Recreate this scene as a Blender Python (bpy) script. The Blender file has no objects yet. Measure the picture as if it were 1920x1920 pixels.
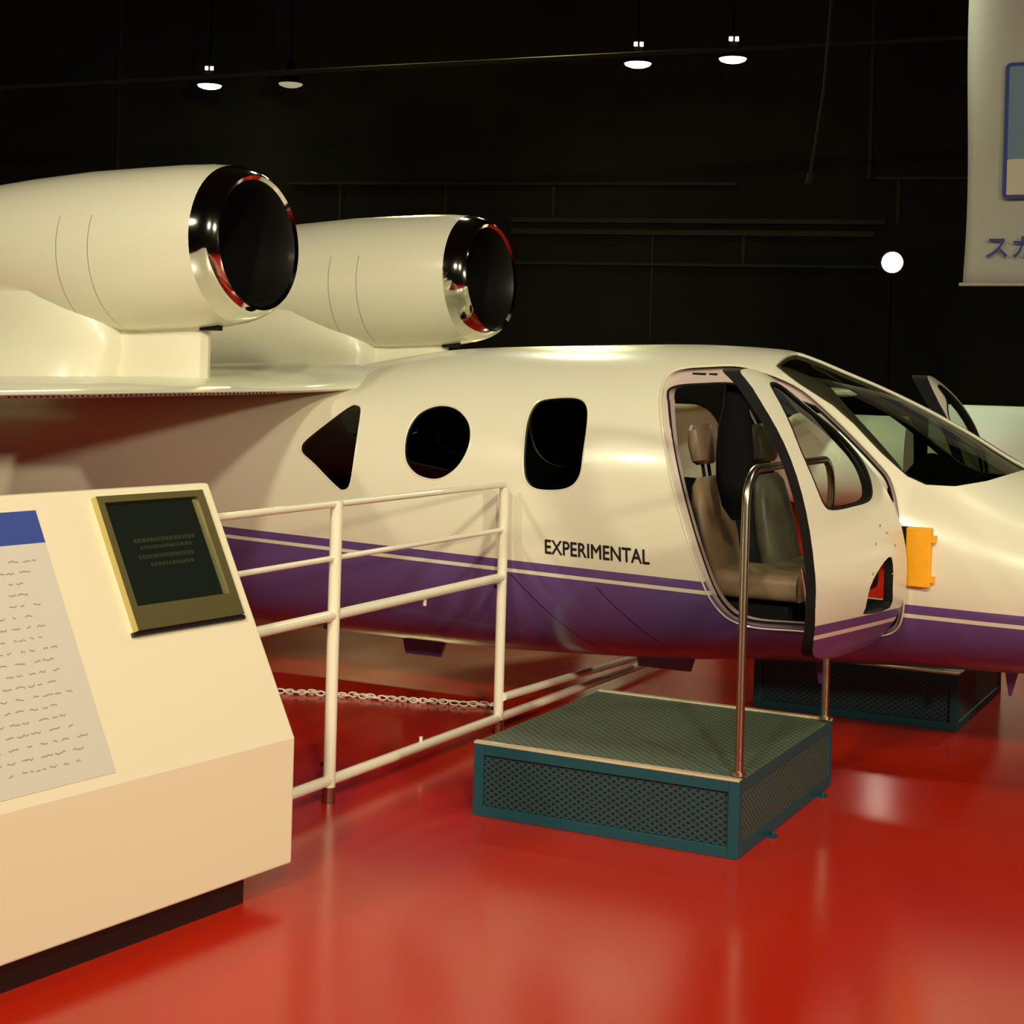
import bpy, bmesh, math, random
from mathutils import Vector, Matrix
random.seed(7)
PI = math.pi
# ------------------------------------------------------------------ camera
F, PX, PY, H = 3000.0, 960.0, 690.0, 1.5
ROLL = math.radians(1.6)
TH = math.radians(27)
c, s = math.cos(TH), math.sin(TH)
scn = bpy.context.scene
C = scn.collection
cam_d = bpy.data.cameras.new('camera')
cam = bpy.data.objects.new('camera', cam_d)
C.objects.link(cam)
cam_d.sensor_width = 36
cam_d.lens = 36 * F / 1920
cam_d.shift_y = -(960 - PY) / 1920
cam_d.clip_end = 200
cam.matrix_world = Matrix.Translation((0, 0, H)) @ Matrix.Rotation(PI / 2, 4, 'X') @ Matrix.Rotation(ROLL, 4, 'Z')
scn.camera = cam
# ------------------------------------------------------------------ world + exposure
w = bpy.data.worlds.new('world')
scn.world = w
w.use_nodes = True
w.node_tree.nodes['Background'].inputs[0].default_value = (1.0, .93, .74, 1)
w.node_tree.nodes['Background'].inputs[1].default_value = .045
scn.view_settings.view_transform = 'Standard'
scn.view_settings.look = 'None'
scn.view_settings.gamma = 1
scn.view_settings.use_curve_mapping = False
scn.view_settings.exposure = 0.0


# ------------------------------------------------------------------ hall lights (lamps of the hall plus added unseen fills)
def area(loc, tgt, power, size, col=(1, .9, .66), spread=180):
    d = bpy.data.lights.new('hall_or_fill_light', 'AREA')
    d.shape = 'DISK'
    d.size = size
    d.energy = power
    d.color = col
    d.spread = math.radians(spread)
    o = bpy.data.objects.new('hall_or_fill_light', d)
    C.objects.link(o)
    o.location = loc
    o.rotation_euler = (Vector(tgt) - Vector(loc)).to_track_quat('-Z', 'Y').to_euler()
    return o


area((-6.2, 1.2, 5.6), (-1.2, 6.6, 1.0), 62, .5, spread=110)
area((1.2, -4.0, 6.2), (0.0, 5.8, .9), 84, .7, spread=75)
area((-2.2, -3.0, 6.2), (-1.6, 5.0, 1.0), 74, .7, spread=75)
area((6.5, -6.0, 4.2), (-.8, 6.2, .8), 82, .7, spread=60)  # added fill from low right, reaches the fuselage under the wing
area((6.0, 14.0, 6.3), (1.6, 8.0, 0.6), 70, .5, col=(.95, 1, .68), spread=110)  # unseen light added behind the jet for general illumination
area((-0.4, 12.6, 6.2), (-.6, 7.0, 0.6), 28, .4, col=(.97, 1, .68), spread=130)  # unseen top light added for highlights on the jet roof
area((-1.65, 20.5, 6.1), (-.8, 6.4, 0.0), 85, .4, col=(1, .86, .36), spread=120)
area((0.40, 19.7, 6.1), (0.2, 6.4, 0.0), 85, .4, col=(1, .86, .36), spread=120)
area((3.8, 4.2, 6.4), (1.8, 4.9, 0), 20, .5, spread=90)


# ------------------------------------------------------------------ pixel -> place helpers
def ray(x, y):
    a, b = x - PX, y - PY
    return (a * math.cos(ROLL) + b * math.sin(ROLL)) / F, -(b * math.cos(ROLL) - a * math.sin(ROLL)) / F


def onz(x, y, z):          # world point at height z
    t, k = ray(x, y)
    D = (z - H) / k
    return Vector((t * D, D, z))


def onv(x, y, v):          # (u, z) on the plane v = const of the aircraft frame
    t, k = ray(x, y)
    D = v / (t * s + c)
    return t * D * c - D * s, H + k * D


def atD(x, y, D):
    t, k = ray(x, y)
    return Vector((t * D, D, H + k * D))


def onplane(x, y, p0, n):
    t, k = ray(x, y)
    d = Vector((t, 1, k))
    o = Vector((0, 0, H))
    return o + d * ((p0 - o).dot(n) / d.dot(n))


def uvw(u, v, z):
    return Vector((u * c + v * s, -u * s + v * c, z))


# ------------------------------------------------------------------ mesh helpers
class MB:
    def __init__(self): self.v = []; self.f = []; self.m = []

    def add(self, vs, fs, mi=0):
        o = len(self.v)
        self.v += [tuple(p) for p in vs]
        self.f += [tuple(i + o for i in f) for f in fs]
        self.m += [mi] * len(fs)

    def box(self, a, b, M=None, mi=0):
        x0, y0, z0 = a; x1, y1, z1 = b
        vs = [Vector(p) for p in [(x0, y0, z0), (x1, y0, z0), (x1, y1, z0), (x0, y1, z0), (x0, y0, z1), (x1, y0, z1), (x1, y1, z1), (x0, y1, z1)]]
        if M: vs = [M @ p for p in vs]
        self.add(vs, [(0, 3, 2, 1), (4, 5, 6, 7), (0, 1, 5, 4), (1, 2, 6, 5), (2, 3, 7, 6), (3, 0, 4, 7)], mi)
        return self

    def tube(self, pts, r, n=14, mi=0, caps=True):
        pts = [Vector(p) for p in pts]
        rs = r if isinstance(r, (list, tuple)) else [r] * len(pts)
        rings = []
        up = None
        for i, p in enumerate(pts):
            d = (pts[min(i + 1, len(pts) - 1)] - pts[max(i - 1, 0)]).normalized()
            if up is None:
                up = Vector((0, 0, 1)) if abs(d.z) < .9 else Vector((1, 0, 0))
            a = d.cross(up).normalized(); b = a.cross(d).normalized(); up = b
            rings.append([p + (a * math.cos(2 * PI * k / n) + b * math.sin(2 * PI * k / n)) * rs[i] for k in range(n)])
        self.loft(rings, mi, caps)
        return self

    def loft(self, rings, mi=0, caps=True, closed=True):
        n = len(rings[0]); vs = [p for r_ in rings for p in r_]; fs = []
        for i in range(len(rings) - 1):
            for k in range(n if closed else n - 1):
                a = i * n + k; b = i * n + (k + 1) % n
                fs.append((a, b, b + n, a + n))
        if caps:
            fs.append(tuple(range(n))[::-1]); fs.append(tuple((len(rings) - 1) * n + k for k in range(n)))
        self.add(vs, fs, mi)
        return self

    def build(self, name, mat, parent=None, smooth=False, bevel=0, recalc=True):
        me = bpy.data.meshes.new(name)
        me.from_pydata(self.v, [], self.f)
        mats = mat if isinstance(mat, (list, tuple)) else [mat]
        for m in mats: me.materials.append(m)
        for p, mi in zip(me.polygons, self.m): p.material_index = mi
        if recalc:
            bm = bmesh.new(); bm.from_mesh(me); bmesh.ops.recalc_face_normals(bm, faces=bm.faces); bm.to_mesh(me); bm.free()
        o = bpy.data.objects.new(name, me); C.objects.link(o)
        if parent: o.parent = parent
        if smooth: shade(o)
        if bevel:
            b = o.modifiers.new('bevel', 'BEVEL'); b.width = bevel; b.segments = 2; b.limit_method = 'ANGLE'; b.angle_limit = math.radians(40)
        return o


def shade(o, ang=35):
    me = o.data
    for p in me.polygons: p.use_smooth = True
    try: me.set_sharp_from_angle(angle=math.radians(ang))
    except Exception: pass


def thing(name, label, cat, loc=(0, 0, 0), rotz=0, group=None):
    o = bpy.data.objects.new(name, None); C.objects.link(o)
    o.location = loc; o.rotation_euler = (0, 0, rotz); o.empty_display_size = .1
    o['label'] = label; o['category'] = cat
    if group: o['group'] = group
    return o


def tag(o, label, cat, group=None):
    o['label'] = label; o['category'] = cat
    if group: o['group'] = group
    return o


def struct(o):
    o['kind'] = 'structure'
    return o


# ------------------------------------------------------------------ materials
def mat(name, col, rough=.5, metal=0, coat=0, emit=None, es=0, spec=.5, noise=0, nscale=8, bump=0, bscale=60):
    m = bpy.data.materials.new(name); m.use_nodes = True
    nt = m.node_tree; b = nt.nodes['Principled BSDF']
    b.inputs['Base Color'].default_value = (*col, 1)
    b.inputs['Roughness'].default_value = rough
    b.inputs['Metallic'].default_value = metal
    b.inputs['Coat Weight'].default_value = coat
    b.inputs['Coat Roughness'].default_value = .06
    b.inputs['Specular IOR Level'].default_value = spec
    if emit:
        b.inputs['Emission Color'].default_value = (*emit, 1); b.inputs['Emission Strength'].default_value = es
    if noise or bump:
        tc = nt.nodes.new('ShaderNodeTexCoord')
    if noise:
        n = nt.nodes.new('ShaderNodeTexNoise'); n.inputs['Scale'].default_value = nscale; n.inputs['Detail'].default_value = 5
        nt.links.new(tc.outputs['Object'], n.inputs['Vector'])
        r = nt.nodes.new('ShaderNodeMapRange')
        r.inputs[1].default_value = .3; r.inputs[2].default_value = .7
        r.inputs[3].default_value = 1 - noise; r.inputs[4].default_value = 1 + noise * .3
        nt.links.new(n.outputs[0], r.inputs[0])
        mx = nt.nodes.new('ShaderNodeMix'); mx.data_type = 'RGBA'; mx.blend_type = 'MULTIPLY'; mx.inputs[0].default_value = 1
        mx.inputs[6].default_value = (*col, 1)
        nt.links.new(r.outputs[0], mx.inputs[7]); nt.links.new(mx.outputs[2], b.inputs['Base Color'])
    if bump:
        n = nt.nodes.new('ShaderNodeTexNoise'); n.inputs['Scale'].default_value = bscale; n.inputs['Detail'].default_value = 3
        nt.links.new(tc.outputs['Object'], n.inputs['Vector'])
        bp = nt.nodes.new('ShaderNodeBump'); bp.inputs['Strength'].default_value = bump; bp.inputs['Distance'].default_value = .01
        nt.links.new(n.outputs[0], bp.inputs['Height']); nt.links.new(bp.outputs[0], b.inputs['Normal'])
    return m


def glass(name, tint, refl=.12, rough=.02):
    m = bpy.data.materials.new(name); m.use_nodes = True
    nt = m.node_tree; nt.nodes.remove(nt.nodes['Principled BSDF'])
    out = nt.nodes['Material Output']
    t = nt.nodes.new('ShaderNodeBsdfTransparent'); t.inputs[0].default_value = (*tint, 1)
    g = nt.nodes.new('ShaderNodeBsdfGlossy'); g.inputs['Roughness'].default_value = rough; g.inputs[0].default_value = (1, 1, 1, 1)
    lw = nt.nodes.new('ShaderNodeFresnel'); lw.inputs[0].default_value = 1.45
    mx = nt.nodes.new('ShaderNodeMixShader')
    gm = nt.nodes.new('ShaderNodeNewGeometry')      # single-sided reflection: the exit face only transmits
    ff = math_node(nt, 'MULTIPLY', lw.outputs[0], math_node(nt, 'SUBTRACT', 1.0, gm.outputs['Backfacing']))
    nt.links.new(ff, mx.inputs[0]); nt.links.new(t.outputs[0], mx.inputs[1]); nt.links.new(g.outputs[0], mx.inputs[2])
    nt.links.new(mx.outputs[0], out.inputs[0])
    return m


def math_node(nt, op, a, b=None):
    n = nt.nodes.new('ShaderNodeMath'); n.operation = op
    for i, x in enumerate((a, b)):
        if x is None: continue
        if isinstance(x, (int, float)): n.inputs[i].default_value = x
        else: nt.links.new(x, n.inputs[i])
    return n.outputs[0]


CREAM = (.74, .71, .55)
PURPLE = (.115, .068, .215)


def paint_mat():                       # cream over purple, the stripe line follows UV = (u, z)
    m = mat('jet_paint', CREAM, .25, coat=.25)
    nt = m.node_tree; b = nt.nodes['Principled BSDF']
    uv = nt.nodes.new('ShaderNodeUVMap'); uv.uv_map = 'UVMap'
    sp = nt.nodes.new('ShaderNodeSeparateXYZ'); nt.links.new(uv.outputs[0], sp.inputs[0])
    U, Z = sp.outputs[0], sp.outputs[1]
    # d = z - (0.648 - 0.0215*(u+0.9))
    line = math_node(nt, 'ADD', math_node(nt, 'MULTIPLY', U, -.0245), .628)
    d = math_node(nt, 'SUBTRACT', Z, line)
    low = math_node(nt, 'LESS_THAN', d, -.052)
    b1 = math_node(nt, 'LESS_THAN', d, 0.0)
    b2 = math_node(nt, 'GREATER_THAN', d, -.036)
    band = math_node(nt, 'MULTIPLY', b1, b2)
    fac = math_node(nt, 'MAXIMUM', low, band)
    mx = nt.nodes.new('ShaderNodeMix'); mx.data_type = 'RGBA'
    mx.inputs[6].default_value = (*CREAM, 1); mx.inputs[7].default_value = (*PURPLE, 1)
    nt.links.new(fac, mx.inputs[0])
    # railing shadow painted as two dark diagonal lines on the purple
    rail_shade = None
    for u0, z0, z1 in ((-2.62, .0, .62), (-2.985, 0, .64)):
        a = math_node(nt, 'ABSOLUTE', math_node(nt, 'SUBTRACT', math_node(nt, 'ADD', U, math_node(nt, 'MULTIPLY', Z, .9)), u0 + .55))
        q = math_node(nt, 'MULTIPLY', math_node(nt, 'LESS_THAN', a, .0035), math_node(nt, 'LESS_THAN', Z, z1))
        rail_shade = q if rail_shade is None else math_node(nt, 'MAXIMUM', rail_shade, q)
    mx2 = nt.nodes.new('ShaderNodeMix'); mx2.data_type = 'RGBA'; mx2.inputs[7].default_value = (.02, .01, .05, 1)
    nt.links.new(rail_shade, mx2.inputs[0]); nt.links.new(mx.outputs[2], mx2.inputs[6])
    nt.links.new(mx2.outputs[2], b.inputs['Base Color'])
    return m


def nacelle_mat():
    m = mat('nacelle_paint', CREAM, .25, coat=.5)
    nt = m.node_tree; b = nt.nodes['Principled BSDF']
    tc = nt.nodes.new('ShaderNodeTexCoord'); sp = nt.nodes.new('ShaderNodeSeparateXYZ'); nt.links.new(tc.outputs['Object'], sp.inputs[0])
    f = None
    for x0 in (-.62, -.80):
        a = math_node(nt, 'LESS_THAN', math_node(nt, 'ABSOLUTE', math_node(nt, 'SUBTRACT', sp.outputs[0], x0)), .0016)
        f = a if f is None else math_node(nt, 'MAXIMUM', f, a)
    f = math_node(nt, 'MULTIPLY', f, math_node(nt, 'LESS_THAN', sp.outputs[2], .1))
    mx = nt.nodes.new('ShaderNodeMix'); mx.data_type = 'RGBA'
    mx.inputs[6].default_value = (*CREAM, 1); mx.inputs[7].default_value = (.16, .13, .06, 1)
    nt.links.new(f, mx.inputs[0]); nt.links.new(mx.outputs[2], b.inputs['Base Color'])
    return m


def mesh_mat(name, col, hole, scale, width=.3, kind='diamond', rough=.45):   # expanded metal / tread pattern
    m = mat(name, col, rough)
    nt = m.node_tree; b = nt.nodes['Principled BSDF']
    uv = nt.nodes.new('ShaderNodeUVMap'); uv.uv_map = 'UVMap'
    sp = nt.nodes.new('ShaderNodeSeparateXYZ'); nt.links.new(uv.outputs[0], sp.inputs[0])
    X = math_node(nt, 'MULTIPLY', sp.outputs[0], scale[0]); Y = math_node(nt, 'MULTIPLY', sp.outputs[1], scale[1])
    p = math_node(nt, 'PINGPONG', math_node(nt, 'ADD', X, Y), 1.0)
    q = math_node(nt, 'PINGPONG', math_node(nt, 'SUBTRACT', X, Y), 1.0)
    f = math_node(nt, 'MULTIPLY', math_node(nt, 'GREATER_THAN', p, width), math_node(nt, 'GREATER_THAN', q, width))
    mx = nt.nodes.new('ShaderNodeMix'); mx.data_type = 'RGBA'
    mx.inputs[6].default_value = (*col, 1); mx.inputs[7].default_value = (*hole, 1)
    nt.links.new(f, mx.inputs[0]); nt.links.new(mx.outputs[2], b.inputs['Base Color'])
    bp = nt.nodes.new('ShaderNodeBump'); bp.inputs['Strength'].default_value = .6; bp.inputs['Distance'].default_value = .003; bp.invert = True
    nt.links.new(f, bp.inputs['Height']); nt.links.new(bp.outputs[0], b.inputs['Normal'])
    return m


def floor_mat():
    m = mat('red_epoxy', (.60, .018, .008), .16, spec=.5)
    nt = m.node_tree; b = nt.nodes['Principled BSDF']
    tc = nt.nodes.new('ShaderNodeTexCoord')
    n = nt.nodes.new('ShaderNodeTexNoise'); n.inputs['Scale'].default_value = 1.3; n.inputs['Detail'].default_value = 6
    nt.links.new(tc.outputs['Object'], n.inputs['Vector'])
    r = nt.nodes.new('ShaderNodeMapRange'); r.inputs[1].default_value = .3; r.inputs[2].default_value = .7; r.inputs[3].default_value = .17; r.inputs[4].default_value = .21
    nt.links.new(n.outputs[0], r.inputs[0]); nt.links.new(r.outputs[0], b.inputs['Roughness'])
    cr = nt.nodes.new('ShaderNodeMix'); cr.data_type = 'RGBA'
    cr.inputs[6].default_value = (.47, .014, .004, 1); cr.inputs[7].default_value = (.54, .022, .005, 1)
    nt.links.new(n.outputs[0], cr.inputs[0]); nt.links.new(cr.outputs[2], b.inputs['Base Color'])
    n2 = nt.nodes.new('ShaderNodeTexNoise'); n2.inputs['Scale'].default_value = 16; n2.inputs['Detail'].default_value = 3
    nt.links.new(tc.outputs['Object'], n2.inputs['Vector'])
    bp = nt.nodes.new('ShaderNodeBump'); bp.inputs['Strength'].default_value = .0; bp.inputs['Distance'].default_value = .01
    nt.links.new(n2.outputs[0], bp.inputs['Height']); nt.links.new(bp.outputs[0], b.inputs['Normal'])
    return m


M_PAINT = paint_mat(); M_NAC = nacelle_mat()
M_CREAM = mat('cream_paint', CREAM, .28, coat=.4)
M_PURPLE = mat('purple_paint', PURPLE, .3, coat=.4)
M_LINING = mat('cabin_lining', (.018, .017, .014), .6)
M_CHROME = mat('polished_metal', (.86, .83, .74), .07, 1)
M_STEEL = mat('brushed_steel', (.45, .41, .30), .28, 1)
M_BLACK = mat('black_rubber', (.006, .006, .005), .8, spec=.25)
M_DUCT = mat('intake_duct', (.007, .006, .005), .4)
M_BLADE = mat('fan_blades', (.02, .016, .012), .35, .6)
M_GASKET = mat('window_gasket', (.55, .52, .38), .4)
M_DGLASS = glass('tinted_window_glass', (.30, .28, .25))
M_WGLASS = glass('windscreen_glass', (.50, .53, .46))
M_CGLASS = glass('clear_window_glass', (.88, .9, .84))
M_LEATHER = mat('tan_leather', (.30, .20, .11), .45, noise=.2, nscale=9)
M_GLEATHER = mat('grey_green_leather', (.16, .15, .095), .45, noise=.3, nscale=9)
M_CABDARK = mat('cabin_darkness', (.003, .003, .0028), .9, spec=.15)  # near-black of the column that stands in for darkness
M_ORANGE = mat('orange_padding', (.95, .42, .005), .5, noise=.06, nscale=30)
M_LETTER = mat('black_lettering', (.012, .012, .012), .4)
M_RAIL = mat('white_rail_paint', (.78, .73, .56), .3, coat=.3)
M_TEAL = mat('teal_steel_paint', (.009, .060, .075), .45, spec=.3)
M_TEALMESH = mesh_mat('teal_expanded_metal', (.010, .050, .056), (.002, .004, .004), (66, 96), .40, rough=.6)
M_SIDEMESH = mesh_mat('side_perforated_metal', (.045, .085, .070), (.008, .016, .014), (75, 96), .45, rough=.6)
M_TREAD = mesh_mat('tread_plate', (.085, .11, .062), (.022, .042, .03), (58, 58), .45, rough=.6)
M_NOSE = mat('nosing_strip', (.85, .80, .50), .25, .5)
M_CONSOLE = mat('console_laminate', (.78, .70, .50), .38, coat=.15)
M_PLINTH = mat('plinth_black', (.01, .008, .008), .4)
M_PAPER = mat('panel_print', (.60, .57, .49), .35)
M_BLUE = mat('print_blue', (.035, .065, .30), .4)
M_INK = mat('print_ink', (.33, .29, .23), .6)
M_FRAME = mat('gold_bezel', (.50, .43, .17), .25, .85)
M_SCREEN = mat('screen_black', (.010, .014, .010), .12)
M_SCRTXT = mat('screen_text', (.02, .022, .012), .3, emit=(.6, .6, .25), es=.010)
M_FLOOR = floor_mat()
M_WALL = mat('dark_olive_wall', (.038, .040, .020), .85, noise=.4, nscale=.5)
M_CEIL = mat('black_ceiling', (.004, .004, .003), .9)
M_BEAM = mat('dark_beam_paint', (.09, .09, .05), .7, spec=.2)
M_PIPE = mat('dark_pipe_paint', (.035, .035, .024), .9, spec=.1)
M_BANNER = mat('banner_cloth', (.40, .40, .33), .8, noise=.1, nscale=2)
M_NAVY = mat('banner_navy', (.012, .03, .22), .6)
M_SKY = mat('banner_sky', (.12, .20, .27), .6, noise=.2, nscale=2)
M_BCREAM = mat('banner_cream', (.50, .47, .33), .6)
M_LAMP = mat('lamp_glow', (1, 1, 1), .5, emit=(1, .97, .72), es=9)
M_LAMPDIM = mat('lamp_glow_dim', (.5, .5, .4), .5, emit=(1, .95, .6), es=.35)
M_SPOT = mat('spot_glow', (1, 1, 1), .5, emit=(1, .82, .66), es=12)
M_HOUSE = mat('lamp_housing', (.003, .003, .003), .9, spec=.1)
M_JAMB = mat('door_jamb_paint', (.55, .44, .40), .4)
M_TYRE = mat('tyre', (.015, .014, .013), .7)

# ------------------------------------------------------------------ hall
b = MB(); b.box((-22, -12, -.2), (24, 34, 0)); struct(b.build('floor', M_FLOOR))
b = MB(); b.box((-22, -12, 9), (24, 34, 9.2)); struct(b.build('ceiling', M_CEIL))
b = MB(); b.box((-22.2, -12, 0), (-22, 34, 9)); struct(b.build('wall_left', M_WALL))
b = MB(); b.box((24, -12, 0), (24.2, 34, 9)); struct(b.build('wall_right', M_WALL))
b = MB(); b.box((-22, -12.2, 0), (24, -12, 9)); struct(b.build('wall_front', M_WALL))
WA = math.radians(13)
wdir = Vector((math.cos(WA), -math.sin(WA), 0)); wn = Vector((math.sin(WA), math.cos(WA), 0)); W0 = Vector((0, 28, 0))
Mw = Matrix.Translation(W0) @ Matrix.Rotation(-WA, 4, 'Z')
b = MB(); b.box((-26, 0, 0), (26, .25, 9), Mw); struct(b.build('wall_back', M_WALL))


def wl(x, y, off=0.0):         # wall-frame coordinates (along, height)
    p = onplane(x, y, W0 - wn * off, wn)
    return (p - W0).dot(wdir), p.z


def wbar(x0, x1, y, th, off=.05, dep=.08):
    a, z = wl(x0, y, off); b2, z2 = wl(x1, y, off); zz = (z + z2) / 2
    return (a, b2, zz, th, off, dep)


k = 1
for x0, x1, y, th, m in ((545, 1380, 345, .05, M_BEAM), (960, 1660, 415, .08, M_BEAM), (960, 1640, 437, .09, M_BEAM), (960, 1640, 497, .05, M_BEAM), (1640, 1960, 335, .05, M_BEAM)):
    a, b2, z, th, off, dep = wbar(x0, x1, y, th)
    q = MB(); q.box((a, -off - dep, z - th / 2), (b2, 0, z + th / 2), Mw)
    struct(q.build('trim_%d' % k, m)); k += 1
for x, y0, y1, th in ((640, 345, 415, .05), (838, 345, 415, .05), (1040, 345, 415, .06), (1640, -40, 335, .06), (1685, 335, 420, .05), (1225, 437, 640, .04), (1395, 437, 500, .05), (232, -40, 420, .03)):
    a, z1 = wl(x, y0); _, z0 = wl(x, y1)
    q = MB(); q.box((a - th / 2, -.06, z0), (a + th / 2, 0, min(z1, 9)), Mw)
    struct(q.build('trim_%d' % k, M_BEAM)); k += 1
# long pipe hung in front of the wall, rising to the right
q = MB(); q.tube([atD(-80, 169, 20), atD(2000, 60, 18.2)], .035, 10)
tag(q.build('overhead_pipe', M_PIPE, smooth=True), 'long thin dark pipe running high across the hall behind the lamps', 'pipe')
q = MB(); q.tube([atD(1565, -60, 17), atD(1545, 170, 17), atD(1520, 325, 17)], .018, 8); q.tube([atD(1520, 325, 17), atD(1517, 345, 17)], .04, 8)
tag(q.build('hanging_cable', M_PIPE, smooth=True), 'thin dark cable hanging from the ceiling in front of the back wall', 'cable')


# ------------------------------------------------------------------ lamps
def lamp(px, py, lit, label, lens=True):
    t, kk = ray(px, py)
    D = 4.7 / kk
    loc = (t * D, D, H + 4.7)
    e = thing('pendant_lamp', label, 'lamp', loc, group='pendant lamps under the black ceiling')
    r = .215
    q = MB()
    prof = [(r, 0), (r, .03), (.17, .09), (.10, .17), (.07, .24), (.07, .36), (.03, .40)]
    q.loft([[(a * math.cos(2 * PI * i / 28), a * math.sin(2 * PI * i / 28), z) for i in range(28)] for a, z in prof], caps=True)
    q.build('shade', M_HOUSE, e, smooth=True)
    q = MB()
    prof = [(r - .01, -.002), (r - .03, -.03), (.12, -.055), (.05, -.068)]
    q.loft([[(a * math.cos(2 * PI * i / 28), a * math.sin(2 * PI * i / 28), z) for i in range(28)] for a, z in prof], caps=True)
    q.build('diffuser', M_LAMP if lit else M_LAMPDIM, e, smooth=True)
    if lens:
        for sx in (-1, 1):
            q = MB(); q.box((sx * .045 - .026, -.085, .25), (sx * .045 + .026, -.06, .31))
            q.build('vent_slot', M_LAMP, e)
    q = MB(); q.tube([(0, 0, .38), (0, 0, 9 - loc[2])], .012, 8); q.build('suspension_rod', M_HOUSE, e)
    return e


lamp(393, 160, True, 'lit pendant lamp at far left, above the nearer engine nacelle')
lamp(545, 157, False, 'dim pendant lamp just right of the far left lit lamp', False)
lamp(1196, 119, True, 'lit pendant lamp left of two neighbours, above the cabin windows')
lamp(1374, 110, True, 'lit pendant lamp right of two neighbours, above the open cabin door')
# floodlight on the back wall
p = atD(1673, 492, 16.0)
e = thing('floodlight', 'bright round floodlight glowing against the dark back wall', 'lamp', (p.x, p.y, 0))
Mf = Matrix.Translation((0, 0, p.z)) @ (Vector((0, 0, H)) - p).to_track_quat('-Y', 'Z').to_matrix().to_4x4()
q = MB(); q.loft([[Mf @ Vector((a * math.cos(2 * PI * i / 32), y, a * math.sin(2 * PI * i / 32))) for i in range(32)] for a, y in ((.118, -.02), (.124, .0), (.12, .04), (.08, .12), (.05, .16))])
q.build('housing', M_HOUSE, e, smooth=True)
q = MB(); q.loft([[Mf @ Vector((a * math.cos(2 * PI * i / 32), y, a * math.sin(2 * PI * i / 32))) for i in range(32)] for a, y in ((.104, -.021), (.10, -.032), (.05, -.04))])
q.build('lens', M_SPOT, e, smooth=True)
q = MB(); q.tube([(0, .05, 0.02), (0, .05, p.z - .11)], .018, 10); q.build('pole', M_HOUSE, e, smooth=True)
for k_ in range(3):
    a = 2 * PI * k_ / 3 + .5
    q = MB(); q.tube([(0, .05, .35), (.42 * math.cos(a), .05 + .42 * math.sin(a), .012)], .012, 8); q.build('leg', M_HOUSE, e)

# ------------------------------------------------------------------ banner
BD = 9.2
p0 = atD(1805, 535, BD); bn = Vector((s, c, 0)); ba = Vector((c, -s, 0))


def bp_(x, y):
    p = onplane(x, y, p0, bn)
    return (p - p0).dot(ba), p.z - p0.z


e = thing('hanging_banner', 'grey cloth banner hanging at upper right with blue framed picture', 'banner', p0, -TH)
x_top = bp_(1825, 0)[0]
BH = 3.0
q = MB()
N = 26; rows = 30
for i in range(rows):
    for j in range(N): pass
vs = []; fs = []
for i in range(rows + 1):
    z = BH * i / rows
    for j in range(N + 1):
        x = 1.35 * j / N + (.012 * math.sin(z * 3) if j == 0 else 0)
        vs.append((x, .012 * math.sin(x * 6 + z * .7) + .006 * math.sin(z * 5), z))
for i in range(rows):
    for j in range(N):
        a = i * (N + 1) + j
        fs.append((a, a + 1, a + N + 2, a + N + 1))
q.add(vs, fs)
o = q.build('cloth', M_BANNER, e, smooth=True)
sm = o.modifiers.new('thickness', 'SOLIDIFY'); sm.thickness = .006
q = MB(); q.tube([(-.02, .0, .005), (1.37, .0, .005)], .010, 8); q.build('bottom_bar', M_BANNER, e)
q = MB(); q.tube([(-.04, 0, BH), (1.39, 0, BH)], .015, 8); q.build('top_bar', M_BEAM, e)
q = MB()
for x in (.1, 1.25): q.tube([(x, 0, BH), (x, 0, 9 - p0.z)], .004, 6)
q.build('hanging_wires', M_BEAM, e)


def rrect(x0, z0, x1, z1, r, n=6):
    pts = []
    for cx, cz, a0 in ((x1 - r, z1 - r, 0), (x0 + r, z1 - r, 90), (x0 + r, z0 + r, 180), (x1 - r, z0 + r, 270)):
        for i in range(n + 1):
            a = math.radians(a0 + 90 * i / n); pts.append((cx + r * math.cos(a), cz + r * math.sin(a)))
    return pts


def slab(q, pts, y0, y1):
    n = len(pts)
    q.add([(x, y0, z) for x, z in pts] + [(x, y1, z) for x, z in pts],
          [tuple(range(n)), tuple(range(n, 2 * n))[::-1]] + [(i, (i + 1) % n, n + (i + 1) % n, n + i) for i in range(n)])


fx, fz1 = bp_(1888, 120); _, fz0 = bp_(1888, 374)
q = MB(); slab(q, rrect(fx, fz0, fx + .80, fz1, .03), -.030, -.024); q.build('picture_border', M_NAVY, e)
zm = bp_(1895, 300)[1]
q = MB(); slab(q, rrect(fx + .022, zm, fx + .778, fz1 - .022, .012), -.034, -.031); q.build('sky_print', M_SKY, e)
q = MB(); slab(q, rrect(fx + .022, fz0 + .022, fx + .778, zm, .008), -.034, -.031); q.build('ground_print', M_BCREAM, e)


def text_mesh(body, size, weight=0.0):
    cu = bpy.data.curves.new('lettering', 'FONT'); cu.body = body; cu.size = size; cu.offset = weight
    cu.resolution_u = 3
    to = bpy.data.objects.new('tmp', cu); C.objects.link(to)
    dg = bpy.context.evaluated_depsgraph_get(); dg.update()
    me = bpy.data.meshes.new_from_object(to.evaluated_get(dg))
    bpy.data.objects.remove(to)
    return me


tx, tz = bp_(1846, 486)
me = text_mesh('スカイ', .145, .001)
for v in me.vertices: x, y, z = v.co; v.co = (tx + x, -.026, tz + y + .012)
me.materials.clear(); me.materials.append(M_NAVY)
o = bpy.data.objects.new('lettering', me); C.objects.link(o); o.parent = e

# ------------------------------------------------------------------ console
pdir = Vector((.56, .83, 0)).normalized(); qdir = Vector((-pdir.y, pdir.x, 0))
K0 = onz(547, 1618, .08); K0.z = 0


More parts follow.
